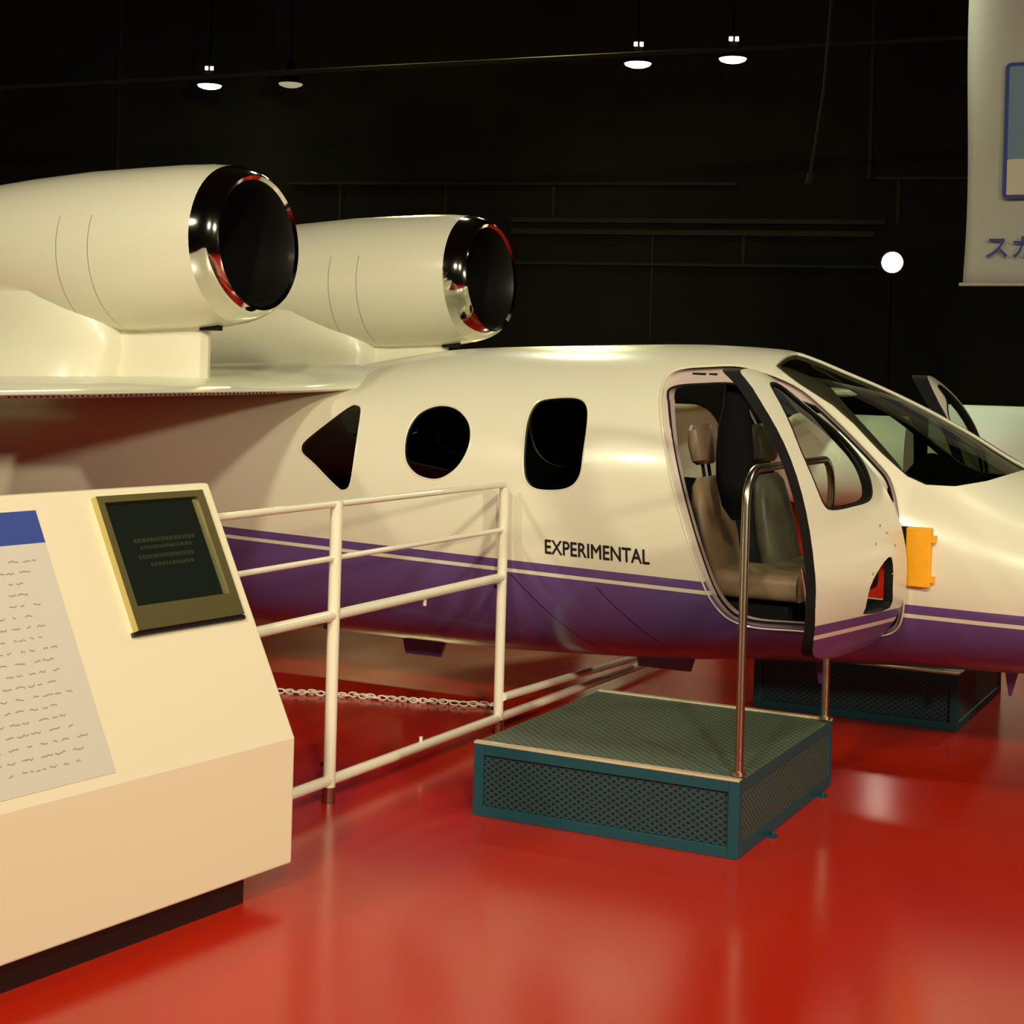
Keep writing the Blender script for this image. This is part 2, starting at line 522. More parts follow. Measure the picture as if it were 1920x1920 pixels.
def con(a, d, z):           # a along (towards far end), d depth
    return K0 + pdir * a + qdir * d + Vector((0, 0, z))


def tolocal(P):
    r = P - K0
    return r.dot(pdir), r.dot(qdir), r.z


t_, k_ = ray(550, 1383); zl = H + k_ * K0.y
# back top corner: intersect pixel with the end plane a=0
P = onplane(391, 906, K0, pdir); _, dT, zT = tolocal(P)
print('console lip z', zl, 'back', dT, zT)
e = thing('information_console', 'large cream sloping information console in the left foreground', 'console', K0, math.atan2(pdir.y, pdir.x))
# local: x=a, y=d, z
L = 3.2
prof = [(0, .08), (0, zl), (dT, zT), (dT + .03, zT), (dT + .03, .08)]
q = MB(); q.loft([[(a, d, z) for d, z in prof] for a in (0, -L)])
o = q.build('body', M_CONSOLE, e, bevel=.006)
ke = onplane(459, 1668, K0 + qdir * .03, qdir)
q = MB(); q.box((-L + .05, .035, 0), (tolocal(ke)[0], dT - .03, .085)); q.build('plinth', M_PLINTH, e)
sl = Vector((0, dT, zT - zl)); sn = Vector((0, -(zT - zl), dT)).normalized(); slu = sl.normalized()


def slant(x, y):            # pixel -> (a, distance up the slope) on the sloping face
    nW = (qdir * sn.y + Vector((0, 0, sn.z)))
    P = onplane(x, y, con(0, 0, zl), nW)
    a, d, z = tolocal(P)
    return a, (Vector((0, d, z - zl))).dot(slu)


def onsl(a, t, h=0.0): return Vector((a, 0, zl)) + slu * t + sn * h


def slquad(q, pts, h0, h1):
    n = len(pts)
    q.add([onsl(a, t, h0) for a, t in pts] + [onsl(a, t, h1) for a, t in pts],
          [tuple(range(n)), tuple(range(n, 2 * n))[::-1]] + [(i, (i + 1) % n, n + (i + 1) % n, n + i) for i in range(n)])


# recess border / info print
a1, t1 = slant(72, 957); a2, t2 = slant(210, 1450)
ar = (a1 + a2) / 2; print('print edge', a1, a2, t1, t2)
tb = t2
q = MB(); slquad(q, [(ar, tb), (ar, t1), (ar - 1.6, t1), (ar - 1.6, tb)], .0, .002); q.build('information_sheet', M_PAPER, e)
th0 = slant(76, 1018)[1]
q = MB(); slquad(q, [(ar, th0), (ar, t1), (ar - 1.6, t1), (ar - 1.6, th0)], .002, .003); o = q.build('blue_heading', M_BLUE, e)
q = MB()
rows = 19
for i in range(rows):
    t = th0 - .045 - i * (th0 - .045 - tb - .05) / (rows - 1)
    a = ar - .03 - (.04 if i % 4 else .0) - random.random() * .05
    while a > ar - 1.4:
        ln = random.uniform(.010, .035)
        n = max(3, int(ln / .006)); hh = .0012
        pts = [(a - ln * j / n, t + random.uniform(-.0028, .0028)) for j in range(n + 1)]
        vs = [onsl(x, y + hh, .0035) for x, y in pts] + [onsl(x, y - hh, .0035) for x, y in pts]
        q.add(vs, [(j, j + 1, n + 2 + j, n + 1 + j) for j in range(n)])
        a -= ln + random.uniform(.004, .03)
o = q.build('printed_text', M_INK, e, recalc=False); o['kind'] = 'stuff'
# monitor
cs = [slant(*p) for p in ((178, 938), (372, 922), (447, 1155), (243, 1190))]
print('monitor', cs)
am0 = min((cs[0][0] + cs[3][0]) / 2, 0); am1 = (cs[1][0] + cs[2][0]) / 2; tm1 = (cs[0][1] + cs[1][1]) / 2; tm0 = (cs[2][1] + cs[3][1]) / 2
sc = [slant(*p) for p in ((190, 948), (362, 936), (420, 1118), (245, 1142))]
as0 = (sc[0][0] + sc[3][0]) / 2; as1 = (sc[1][0] + sc[2][0]) / 2; ts1 = (sc[0][1] + sc[1][1]) / 2; ts0 = (sc[2][1] + sc[3][1]) / 2
q = MB()
hm = .022
for r_ in ((am0, tm0, am1, ts0), (am0, ts1, am1, tm1), (am0, ts0, as0, ts1), (as1, ts0, am1, ts1)):
    slquad(q, [(r_[0], r_[1]), (r_[2], r_[1]), (r_[2], r_[3]), (r_[0], r_[3])], 0, hm)
o = q.build('monitor_bezel', M_FRAME, e)
q = MB(); slquad(q, [(as0, ts0), (as1, ts0), (as1, ts1), (as0, ts1)], 0, .010); scr = q.build('monitor_screen', M_SCREEN, e)
q = MB()
for f_, w0, w1, hh in ((.62, .2, .85, .006), (.55, .25, .8, .005), (.46, .2, .8, .006), (.38, .3, .75, .005)):
    t = ts0 + (ts1 - ts0) * f_; x = as0 + (as1 - as0) * w0
    while x < as0 + (as1 - as0) * w1:
        ln = random.uniform(.006, .014); slquad(q, [(x, t - hh), (x + ln, t - hh), (x + ln, t + hh), (x, t + hh)], .0100, .0105); x += ln + .004
q.build('screen_text', M_SCRTXT, scr)
q = MB(); slquad(q, [(am0 - .01, tm0 - .012), (am1 + .01, tm0 - .012), (am1 + .01, tm0), (am0 - .01, tm0)], 0, .012); q.build('monitor_ledge', M_PLINTH, e)

# ------------------------------------------------------------------ railing
e = thing('barrier_railing', 'cream painted pipe railing running from the console under the jet', 'railing', uvw(-3.0, 4.6, 0), -TH)
# local x = u, y = v (towards the jet)
V1, V2 = 0.0, 1.25
q = MB(); q.tube([(0, V1, 0), (0, V1, 1.03)], .0215, 16); q.build('post', M_RAIL, e, smooth=True)
q = MB(); q.tube([(0, V2, 0), (0, V2, 1.01)], .0205, 16); q.build('post', M_RAIL, e, smooth=True)
for z, r_, v0, v1, nm in ((1.02, .012, -.75, V2, 'top_rail'), (.835, .010, -.75, V2, 'upper_rail'), (.64, .019, -.75, V2, 'middle_rail'), (.085, .019, -.75, V2 + 2.2, 'bottom_rail')):
    q = MB(); q.tube([(0, v0, z), (0, v1, z - (.05 if v1 > 2 else 0))], r_, 12); q.build(nm, M_RAIL, e, smooth=True)
q = MB(); q.tube([(.02, V2, .15), (.02, V2 + 1.45, .10)], .017, 12); q.build('lower_rail', M_RAIL, e, smooth=True)
for v in (.62,):
    q = MB(); q.tube([(0, v, .598), (0, v, .635)], .007, 8); q.build('stud', M_RAIL, e)
    q = MB(); q.tube([(0, v, .070), (0, v, .106)], .007, 8); q.build('stud', M_RAIL, e)
for v, z in ((V1, .60), (V1, .13), (V2, .60), (V2, .10)):
    q = MB(); q.tube([(-.026, v - .012, z), (-.018, v - .012, z)], .008, 8); q.build('bolt', M_BLACK, e)
for v in (0, V2):
    q = MB(); q.tube([(0, v, 0), (0, v, .055)], .024, 16); q.build('foot_sleeve', M_STEEL, e)


# ------------------------------------------------------------------ platforms
def uvbox(q, uv_list, a, b2):
    pass


def plate(name, m, parent, o0, ex, ey, nrm, th=.003):
    """flat rectangular plate with UVs in metres"""
    me = bpy.data.meshes.new(name)
    O, X, Y, Nn = map(Vector, (o0, ex, ey, nrm))
    vs = [O, O + X, O + X + Y, O + Y]
    vs += [v - Nn * th for v in vs]
    me.from_pydata([tuple(v) for v in vs], [], [(0, 1, 2, 3), (7, 6, 5, 4), (0, 4, 5, 1), (1, 5, 6, 2), (2, 6, 7, 3), (3, 7, 4, 0)])
    uvl = me.uv_layers.new(name='UVMap')
    lx, ly = X.length, Y.length
    co = [(0, 0), (lx, 0), (lx, ly), (0, ly)] * 2
    for l in me.loops: uvl.data[l.index].uv = co[l.vertex_index]
    me.materials.append(m)
    o = bpy.data.objects.new(name, me); C.objects.link(o); o.parent = parent
    return o


def platform(label, u0, u1, v0, v1, hgt, group=None):
    e = thing('step_platform', label, 'platform', uvw(u0, v0, 0), -TH, group)
    Lx, Ly = u1 - u0, v1 - v0
    q = MB(); fr = .035
    for x in (0, Lx - fr):
        for y in (0, Ly - fr): q.box((x, y, 0), (x + fr, y + fr, hgt))
    for z0, z1 in ((0, .035), (hgt - .035, hgt)):
        q.box((fr, 0, z0), (Lx - fr, fr, z1)); q.box((fr, Ly - fr, z0), (Lx - fr, Ly, z1))
        q.box((0, fr, z0), (fr, Ly - fr, z1)); q.box((Lx - fr, fr, z0), (Lx, Ly - fr, z1))
    q.build('frame', M_TEAL, e, bevel=.002)
    z0, z1 = .035, hgt - .035
    plate('front_mesh', M_TEALMESH, e, (fr, .012, z0), (Lx - 2 * fr, 0, 0), (0, 0, z1 - z0), (0, -1, 0))
    plate('side_mesh', M_SIDEMESH, e, (Lx - .006, fr, z0), (0, Ly - 2 * fr, 0), (0, 0, z1 - z0), (1, 0, 0))
    plate('side_mesh', M_SIDEMESH, e, (.006, Ly - fr, z0), (0, -(Ly - 2 * fr), 0), (0, 0, z1 - z0), (-1, 0, 0))
    plate('back_mesh', M_TEALMESH, e, (Lx - fr, Ly - .012, z0), (-(Lx - 2 * fr), 0, 0), (0, 0, z1 - z0), (0, 1, 0))
    plate('tread_plate', M_TREAD, e, (.0, .0, hgt + .003), (Lx, 0, 0), (0, Ly, 0), (0, 0, 1))
    for y in (0, Ly - .02):
        q = MB(); q.box((0, y - .002, hgt + .001), (Lx, y + .022, hgt + .009)); q.build('nosing', M_NOSE, e)
    return e, Lx, Ly


e, Lx, Ly = platform('teal steel step platform with mesh sides below the open cabin door', -2.515, -1.585, 4.735, 5.78, .24)
for x, y in ((Lx, .30), (Lx, .88)):
    q = MB(); q.box((x - .005, y - .02, 0), (x + .03, y + .02, .006)); q.tube([(x + .018, y, .006), (x + .018, y, .02)], .007, 8); q.build('floor_bracket', M_TEAL, e)
# handrail standing on the platform
e = thing('handrail', 'slim bent steel handrail standing on the right edge of the near platform', 'handrail', uvw(-1.60, 4.77, .2535), -TH)
pts = [(0, 0, 0), (0, 0, .84)]
for i in range(1, 9):
    a = PI / 2 * i / 8; pts.append((0, .11 - .11 * math.cos(a), .84 + .11 * math.sin(a)))
Ly2 = .96
for i in range(0, 9):
    a = PI / 2 * i / 8; pts.append((0.0, Ly2 - .11 + .11 * math.sin(a), .84 + .11 * math.cos(a)))
pts.append((0, Ly2, 0))
q = MB(); q.tube(pts, .0135, 14); q.build('bent_tube', M_STEEL, e, smooth=True)
for y in (0, Ly2):
    q = MB(); q.tube([(0, y, .0), (0, y, .012)], .022, 16); q.build('base_flange', M_STEEL, e)
platform('dark teal step platform in shadow on the far side of the jet', -2.28, -1.37, 6.97, 8.0, .24)

# low chain lying behind the railing
q = MB()
A = onz(500, 1292, .012); B = onz(930, 1322, .012)
n = 46
for i in range(n):
    t = i / (n - 1); P_ = A.lerp(B, t) + Vector((random.uniform(-.008, .008), random.uniform(-.02, .02), 0))
    ang = (i % 2) * PI / 2
    ring = [P_ + (B - A).normalized() * .022 * math.cos(2 * PI * j / 8) + (Vector((0, 0, 1)) if i % 2 else (B - A).normalized().cross(Vector((0, 0, 1)))) * .010 * math.sin(2 * PI * j / 8) for j in range(9)]
    q.tube(ring, .0035, 6, caps=False)
tag(q.build('plastic_chain', M_RAIL, smooth=True), 'thin pale link chain lying on the red floor behind the railing', 'chain')

# ------------------------------------------------------------------ the jet
V0 = 6.6
ST = [(-8.0, 1.36, .95, .28, 1.15), (-7.0, 1.40, .62, .45, 1.0), (-6.0, 1.44, .36, .58, .92), (-5.0, 1.46, .24, .65, .88), (-4.36, 1.475, .215, .67, .86), (-3.56, 1.585, .215, .68, .86), (-2.94, 1.612, .235, .68, .86), (-2.44, 1.625, .265, .68, .86), (-2.08, 1.612, .30, .675, .85), (-1.74, 1.505, .325, .665, .83), (-1.5, 1.405, .34, .65, .80), (-1.3, 1.305, .35, .63, .78), (-1.05, 1.165, .36, .60, .74), (-0.6, 1.0, .39, .52, .69), (0, .86, .44, .39, .64), (.5, .75, .50, .23, .62), (.75, .68, .56, .08, .62)]
XS = [r_[0] for r_ in ST]


def interp(u, k):
    n = len(XS)
    if u <= XS[0]: return ST[0][k]
    if u >= XS[-1]: return ST[-1][k]
    i = max(j for j in range(n) if XS[j] <= u); i = min(i, n - 2)

    def m(j):
        if j == 0: return (ST[1][k] - ST[0][k]) / (XS[1] - XS[0])
        if j == n - 1: return (ST[-1][k] - ST[-2][k]) / (XS[-1] - XS[-2])
        a = (ST[j][k] - ST[j - 1][k]) / (XS[j] - XS[j - 1]); b = (ST[j + 1][k] - ST[j][k]) / (XS[j + 1] - XS[j])
        return 0 if a * b <= 0 else 2 * a * b / (a + b)
    h = XS[i + 1] - XS[i]; t = (u - XS[i]) / h
    return (2 * t**3 - 3 * t * t + 1) * ST[i][k] + (t**3 - 2 * t * t + t) * h * m(i) + (-2 * t**3 + 3 * t * t) * ST[i + 1][k] + (t**3 - t * t) * h * m(i + 1)


NX = 2.2


def side(u, z, off=0.0):
    zt, zb, hw, zc = [interp(u, k) for k in (1, 2, 3, 4)]
    r = (z - zc) / (zt - off - zc) if z >= zc else (zc - z) / (zc - zb - off)
    if r >= 1: return None
    return (hw - off) * (1 - r ** NX) ** (1 / NX)


HU, HV, AL = -1.335, 5.95, math.radians(80)


def hit(x, y, door=False):
    t, k = ray(x, y)
    p = [0., 0., H]; d = [t * c - s, t * s + c, k]
    if door:
        ca, sa = math.cos(AL), math.sin(AL)
        inv = lambda X, Y: (X * ca + Y * sa, -X * sa + Y * ca)
        q_ = inv(p[0] - HU, p[1] - HV); p = [q_[0] + HU, q_[1] + HV, p[2]]
        q_ = inv(d[0], d[1]); d = [q_[0], q_[1], d[2]]

    def f(T):
        u, v, z = (p[i] + d[i] * T for i in range(3))
        w_ = side(u, z)
        return u, z, (V0 - v) - (w_ if w_ is not None else 0), w_
    T = 3.
    while T < 9:
        r = f(T)
        if r[2] <= 0 and r[3] is not None:
            a, b_ = T - .02, T
            for _ in range(20):
                mm = (a + b_) / 2; r = f(mm)
                if r[2] <= 0 and r[3] is not None: b_ = mm
                else: a = mm
            r = f(b_)
            return r[0], r[1]
        T += .02
    return None


def ring(u, off, n=80):
    zt, zb, hw, zc = [interp(u, k) for k in (1, 2, 3, 4)]
    pts = []
    for i in range(n):
        a = 2 * PI * i / n
        ca, sa = math.cos(a), math.sin(a)
        y = (hw - off) * math.copysign(abs(ca) ** (2 / NX), ca)
        h_ = (zt - off - zc) if sa >= 0 else (zc - zb - off)
        pts.append((u, y, zc + h_ * math.copysign(abs(sa) ** (2 / NX), sa)))
    return pts


def us(u0, u1, st): 
    n = int(round((u1 - u0) / st)); return [u0 + (u1 - u0) * i / n for i in range(n + 1)]


def shell(off0, off1, u0, u1, st=.05, n=80):
    ul = us(u0, u1, st)
    out = [ring(u, off0, n) for u in ul]
    uli = [min(max(u, u0 + .001), u1 - .001) for u in ul]
    inn = [ring(u, off1, n) for u in ul]
    q = MB(); N = len(ul)
    vs = [p for r_ in out for p in r_] + [p for r_ in inn for p in r_]
    fs = []
    for i in range(N - 1):
        for k in range(n):
            a = i * n + k; b_ = i * n + (k + 1) % n
            fs.append((a, b_, b_ + n, a + n))
            a2, b2 = a + N * n, b_ + N * n
            fs.append((a2, a2 + n, b2 + n, b2))
    for i in (0, N - 1):
        for k in range(n):
            a = i * n + k; b_ = i * n + (k + 1) % n
            fs.append((a, b_, b_ + N * n, a + N * n))
    q.add(vs, fs)
    return q


def closed_spline(pts, sub=6):
    out = []; n = len(pts)
    for i in range(n):
        p0, p1, p2, p3 = [Vector((pts[(i + k) % n][0], pts[(i + k) % n][1])) for k in (-1, 0, 1, 2)]
        for j in range(sub):
            t = j / sub
            out.append(tuple(.5 * ((2 * p1) + (-p0 + p2) * t + (2 * p0 - 5 * p1 + 4 * p2 - p3) * t * t + (-p0 + 3 * p1 - 3 * p2 + p3) * t ** 3)))
    return out


def prism(pts, y0, y1):
    q = MB(); slab(q, [(x, z) for x, z in pts], y0, y1)
    return q


def obj_tmp(q):
    o = q.build('tmp', M_PAINT)
    return o


def boolean(a, cutters, op):
    """a: object, cutters: list of MB; returns a mesh"""
    tmp = []
    for q in cutters:
        o = obj_tmp(q); tmp.append(o)
        m = a.modifiers.new('b', 'BOOLEAN'); m.operation = op; m.object = o; m.solver = 'EXACT'
    dg = bpy.context.evaluated_depsgraph_get(); dg.update()
    me = bpy.data.meshes.new_from_object(a.evaluated_get(dg))
    a.modifiers.clear()
    for o in tmp: bpy.data.objects.remove(o)
    return me


def scale_poly(pts, d):      # grow outward by d (approx, from centroid)
    cx = sum(p[0] for p in pts) / len(pts); cz = sum(p[1] for p in pts) / len(pts)
    n = len(pts); out = []
    area_ = sum(pts[i][0] * pts[(i + 1) % n][1] - pts[(i + 1) % n][0] * pts[i][1] for i in range(n))
    sg = 1 if area_ > 0 else -1
    for i in range(n):
        ax, az = pts[i - 1]; bx, bz = pts[(i + 1) % n]
        tx_, tz_ = bx - ax, bz - az; l = math.hypot(tx_, tz_) or 1
        out.append((pts[i][0] + sg * tz_ / l * d, pts[i][1] - sg * tx_ / l * d))
    return out


jet = thing('jet_aircraft', 'cream and purple twin-engine experimental jet with its cabin door open', 'aircraft', uvw(0, V0, 0), -TH)
# local frame: x = u (nose +), y = v - V0 (camera side negative), z

P_TRI = closed_spline([hit(*p) for p in [(563, 840), (570, 826), (612, 792), (652, 763), (668, 759), (677, 772), (668, 835), (657, 905), (643, 920), (628, 912), (590, 873), (567, 852)]], 4)
P_RND = closed_spline([hit(*p) for p in [(757, 845), (764, 805), (786, 774), (822, 760), (857, 767), (880, 795), (880, 835), (858, 876), (822, 899), (785, 893), (763, 872)]], 5)
P_RECT = closed_spline([hit(*p) for p in [(980, 880), (981, 835), (988, 785), (1005, 755), (1035, 746), (1082, 746), (1101, 763), (1101, 800), (1094, 850), (1088, 890), (1072, 912), (1045, 920), (1005, 918), (986, 904)]], 4)
P_DOOR = closed_spline([hit(*p) for p in [(1243, 800), (1241, 735), (1262, 697), (1330, 688), (1400, 690)]] + [(-1.90, 1.462), (-1.72, 1.345), (-1.53, 1.19), (-1.45, 1.10), (-1.405, .95), (-1.385, .73), (-1.40, .60), (-1.46, .535), (-1.60, .518), (-1.80, .514), (-2.02, .515)] + [hit(*p) for p in [(1342, 1135), (1300, 1040), (1268, 930)]], 5)
P_DOORP = closed_spline([hit(*p, True) for p in [(1384, 692), (1408, 725), (1435, 769), (1477, 850), (1505, 937), (1520, 1016), (1528, 1090), (1527, 1160), (1522, 1230)]] + [(-1.80, .512), (-1.60, .514), (-1.46, .53), (-1.40, .60), (-1.385, .73), (-1.405, .95), (-1.45, 1.10), (-1.53, 1.19), (-1.72, 1.345), (-1.90, 1.462), (-2.05, 1.52)], 5)
print('doorp', P_DOORP[::5])
P_FARW = closed_spline([onv(*p, 7.24) for p in [(1225, 800), (1232, 765), (1275, 748), (1320, 750), (1350, 776), (1360, 810), (1356, 860), (1345, 893), (1290, 895), (1245, 880)]], 4)
# windscreen, lower edge then over the roof
_ws = [hit(*p) for p in [(1453, 686), (1500, 722), (1560, 760), (1600, 795), (1650, 848), (1700, 893), (1735, 909), (1790, 912), (1850, 902), (1900, 887)]]
P_WS = _ws + [(_ws[-1][0] + .05, _ws[-1][1] + .02), (_ws[-1][0] + .12, 1.7), (_ws[0][0] - .0, 1.7)]
P_WS = P_WS[:-1] + [(_ws[0][0] + .02, 1.7)]
print('ws', _ws)

shl = obj_tmp(shell(0, .028, -8.0, .75, .05))
near = (-.9, -.12); far = (.12, .9)
cut = [prism(P_DOOR, *near), prism(P_DOOR, *far)]
for P_ in (P_TRI, P_RND): cut += [prism(P_, *near), prism(P_, *far)]
cut += [prism(P_RECT, *near), prism(P_FARW, *far)]
cut += [prism(P_WS, -.9, -.012), prism(P_WS, .012, .9)]
me_body = boolean(shl, cut, 'DIFFERENCE')


def paintmesh(me, name, parent, mats=(M_PAINT, M_LINING), off=None, classify=True, ang=30):
    uvl = me.uv_layers.new(name='UVMap') if not me.uv_layers.get('UVMap') else me.uv_layers['UVMap']
    for l in me.loops:
        co = me.vertices[l.vertex_index].co; uvl.data[l.index].uv = (co.x, co.z)
    me.materials.clear()
    for m in mats: me.materials.append(m)
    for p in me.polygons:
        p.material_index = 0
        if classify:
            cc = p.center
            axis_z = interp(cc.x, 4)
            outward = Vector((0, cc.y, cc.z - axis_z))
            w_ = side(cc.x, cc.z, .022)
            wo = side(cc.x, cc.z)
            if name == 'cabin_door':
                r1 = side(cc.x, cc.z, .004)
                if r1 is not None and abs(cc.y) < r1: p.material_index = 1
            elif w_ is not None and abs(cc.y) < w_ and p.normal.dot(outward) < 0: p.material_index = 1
    o = bpy.data.objects.new(name, me); C.objects.link(o); o.parent = parent
    for p in me.polygons: p.use_smooth = True
    me.set_sharp_from_angle(angle=math.radians(ang))
    return o


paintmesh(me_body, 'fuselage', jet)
bpy.data.objects.remove(shl)

# panes
pane_shell = obj_tmp(shell(.007, .013, -4.4, -.6, .05))


def pane(P_, ylim, name, m, parent=jet):
    me = boolean(pane_shell, [prism(P_, *ylim)], 'INTERSECT')
    me.materials.clear(); me.materials.append(m)
    o = bpy.data.objects.new(name, me); C.objects.link(o); o.parent = parent
    for p in me.polygons: p.use_smooth = True
    me.set_sharp_from_angle(angle=math.radians(30))
    return o


for yl in (near, far):
    for P_ in (P_TRI, P_RND): pane(P_, yl, 'cabin_window', M_DGLASS)
pane(P_RECT, near, 'cabin_window', M_WGLASS); pane(P_FARW, far, 'cabin_window', M_CGLASS)
pane(P_WS, (-.9, -.012), 'windscreen', M_WGLASS); pane(P_WS, (.012, .9), 'windscreen', M_WGLASS)


# rims round the openings: thin tubes following the surface
def rim(P_, sgn, off, r, name, m, parent=jet, conv=None):
    pts = []
    for x, z in P_:
        w_ = side(x, z)
        if w_ is None: continue
        pts.append(Vector((x, sgn * (w_ - off), z)))
    if conv: pts = [conv(p_) for p_ in pts]
    pts.append(pts[0]); 
    q = MB(); q.tube(pts, r, 6, caps=False)
    return q.build(name, m, parent, smooth=True)


for P_ in (P_TRI, P_RND, P_RECT):
    rim(P_, -1, .003, .0045, 'window_frame', M_CREAM)
js = obj_tmp(shell(.026, .075, -2.7, -1.1, .05))
mj = boolean(js, [prism(scale_poly(P_DOOR, .03), *near)], 'INTERSECT')
tj = bpy.data.objects.new('tmp', mj); C.objects.link(tj)
P_INNER = [(x, z - .05 * min(1, max(0, (z - 1.38) / .10))) for x, z in scale_poly(P_DOOR, -.020)]
mj = boolean(tj, [prism(P_INNER, *near)], 'DIFFERENCE')
bpy.data.objects.remove(tj); bpy.data.objects.remove(js)
mj.materials.clear(); mj.materials.append(M_JAMB)
oj = bpy.data.objects.new('door_jamb', mj); C.objects.link(oj); oj.parent = jet
for p in mj.polygons: p.use_smooth = True
mj.set_sharp_from_angle(angle=math.radians(30))
rim(P_INNER, -1, .034, .005, 'door_seal', M_BLACK)
for px_ in ((1292, 1316), (1324, 1338)):
    (xa, za), (xb, zb_) = hit(px_[0], 700), hit(px_[1], 702)
    q = MB(); ya = -(side((xa + xb) / 2, 1.50, .026) or .3)
    q.box((xa, ya - .010, 1.490), (xb, ya + .03, 1.502)); q.build('latch_slot', M_BLACK, oj)
rim(scale_poly(P_DOOR, .004), -1, -.001, .0035, 'door_surround', M_CREAM)

# door panels
door_src = obj_tmp(shell(0, .035, -2.6, -1.2, .04))
PW_door = closed_spline([q_ for q_ in [hit(*p, True) for p in [(1446, 722), (1465, 724), (1505, 757), (1565, 806), (1612, 858), (1633, 905), (1632, 936), (1600, 948), (1562, 955), (1545, 945), (1528, 905), (1500, 840), (1468, 765)]] if q_], 4)
print('doorwin', PW_door[::4])
PWL = [q_ for q_ in [hit(*p, True) for p in [(1672, 1045), (1652, 1062), (1632, 1100), (1623, 1140), (1622, 1152), (1668, 1140), (1674, 1100)]] if q_]
print('doorlow', PWL)
for sgn, yl in ((-1, near), (1, far)):
    me1 = boolean(door_src, [prism(scale_poly(P_DOORP, -.006), *yl)], 'INTERSECT')
    tmpo = bpy.data.objects.new('tmp', me1); C.objects.link(tmpo)
    cs_ = [prism(PW_door, *yl)]
    if len(PWL) > 4: cs_.append(prism(closed_spline(PWL, 3), *yl))
    me2 = boolean(tmpo, cs_, 'DIFFERENCE')
    bpy.data.objects.remove(tmpo)
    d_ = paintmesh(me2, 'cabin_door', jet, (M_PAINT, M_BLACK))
    piv = Vector((HU, sgn * (V0 - HV), 0))
    for v in me2.vertices: v.co = v.co - piv
    d_.location = piv
    d_.rotation_euler = (0, 0, AL if sgn < 0 else -AL)
    dg_ = pane(PW_door, yl, 'door_window', M_CGLASS, d_)
    for v in dg_.data.vertices: v.co = v.co - piv
    cv = lambda p_: p_ - piv
    rim(PW_door, sgn, .003, .005, 'window_frame', M_BLACK, d_, cv)
    if sgn < 0:
        for x, z in ((-1.72, .92), (-1.60, .95), (-1.75, .82), (-1.55, .80), (-1.66, .98), (-1.52, .9)):
            w_ = side(x, z) + .001; q = MB(); q.tube([Vector((x, -w_ + .002, z)) - piv, Vector((x, -w_ - .0015, z)) - piv], .005, 8); q.build('rivet', M_STEEL, d_)
        q = MB(); zz = .78
        for i in range(10):
            pass
        pts = [Vector((-2.12 + (.010 * i), -side(-2.12 + .010 * i, .62 + .001 * i) + .050, .86 - .028 * i)) - piv for i in range(9)]
        q.tube(pts, .007, 8); q.build('latch_rod', M_STEEL, d_, smooth=True)
bpy.data.objects.remove(door_src); bpy.data.objects.remove(pane_shell)

# orange hinge padding on near side
u0_, z1_ = hit(1704, 987); u1_, z0_ = hit(1746, 1101)
print('orange', u0_, u1_, z0_, z1_)
yv = -(side((u0_ + u1_) / 2, (z0_ + z1_) / 2))
q = MB(); q.box((u0_, yv - .030, z0_), (u1_, yv + .02, z1_))
hc = q.build('hinge_padding', M_ORANGE, jet, bevel=.004); hc['label'] = 'bright orange block at door hinge'
for z in (z0_ + .03, z1_ - .04): q = MB(); q.box((u1_ - .005, yv - .020, z - .012), (u1_ + .014, yv + .02, z + .012)); q.build('padding_tab', M_ORANGE, hc)
for z in (z0_ + .055, z1_ - .035): q = MB(); q.box((u0_ - .035, yv - .010, z - .04), (u0_, yv + .03, z + .035)); q.build('hinge_arm', M_BLACK, hc)

# EXPERIMENTAL lettering wrapped on the skin
ul, zl_ = hit(1020, 1037); ur, zr_ = hit(1217, 1058)
me = text_mesh('EXPERIMENTAL', .066, 0)
wx = max(v.co.x for v in me.vertices)
hl = max(v.co.y for v in me.vertices)
print('text', ul, zl_, ur, zr_, wx)
for v in me.vertices:
    x, y, z = v.co
    u = ul + (ur - ul) * x / wx; zz = zl_ + (zr_ - zl_) * x / wx + y * .058 / hl * .98
    v.co = (u, -(side(u, zz) + .0015), zz)
n0 = len(me.vertices); vv = [tuple(v.co) for v in me.vertices]; ff = [tuple(p.vertices) for p in me.polygons]
me = bpy.data.meshes.new('lettering')
offs = ((0, 0, 0), (.0030, -.0001, 0), (.0015, -.0002, .0016), (.0015, -.0003, -.0016))
me.from_pydata([(x + a, y + b_, z + c_) for a, b_, c_ in offs for x, y, z in vv], [], [tuple(i + k_ * n0 for i in f) for k_ in range(4) for f in ff])
me.materials.append(M_LETTER)
o = bpy.data.objects.new('lettering', me); C.objects.link(o); o.parent = jet

# wing: forward swept, through the top of the fuselage
def foil(w_, ule, ch, zlo, th):
    pts = []
    n = 22
    up = []; dn = []
    for i in range(n + 1):
        t = .5 * (1 - math.cos(PI * i / n))
        yt = 5 * (.2969 * math.sqrt(t) - .126 * t - .3516 * t * t + .2843 * t ** 3 - .1036 * t ** 4)
        up.append((ule - ch * t, zlo + .35 * th + yt * th * .62 * 1.05))
        dn.append((ule - ch * t, zlo + .35 * th - yt * th * .36))
    return [(x, w_, z) for x, z in up] + [(x, w_, z) for x, z in dn[::-1][1:-1]]


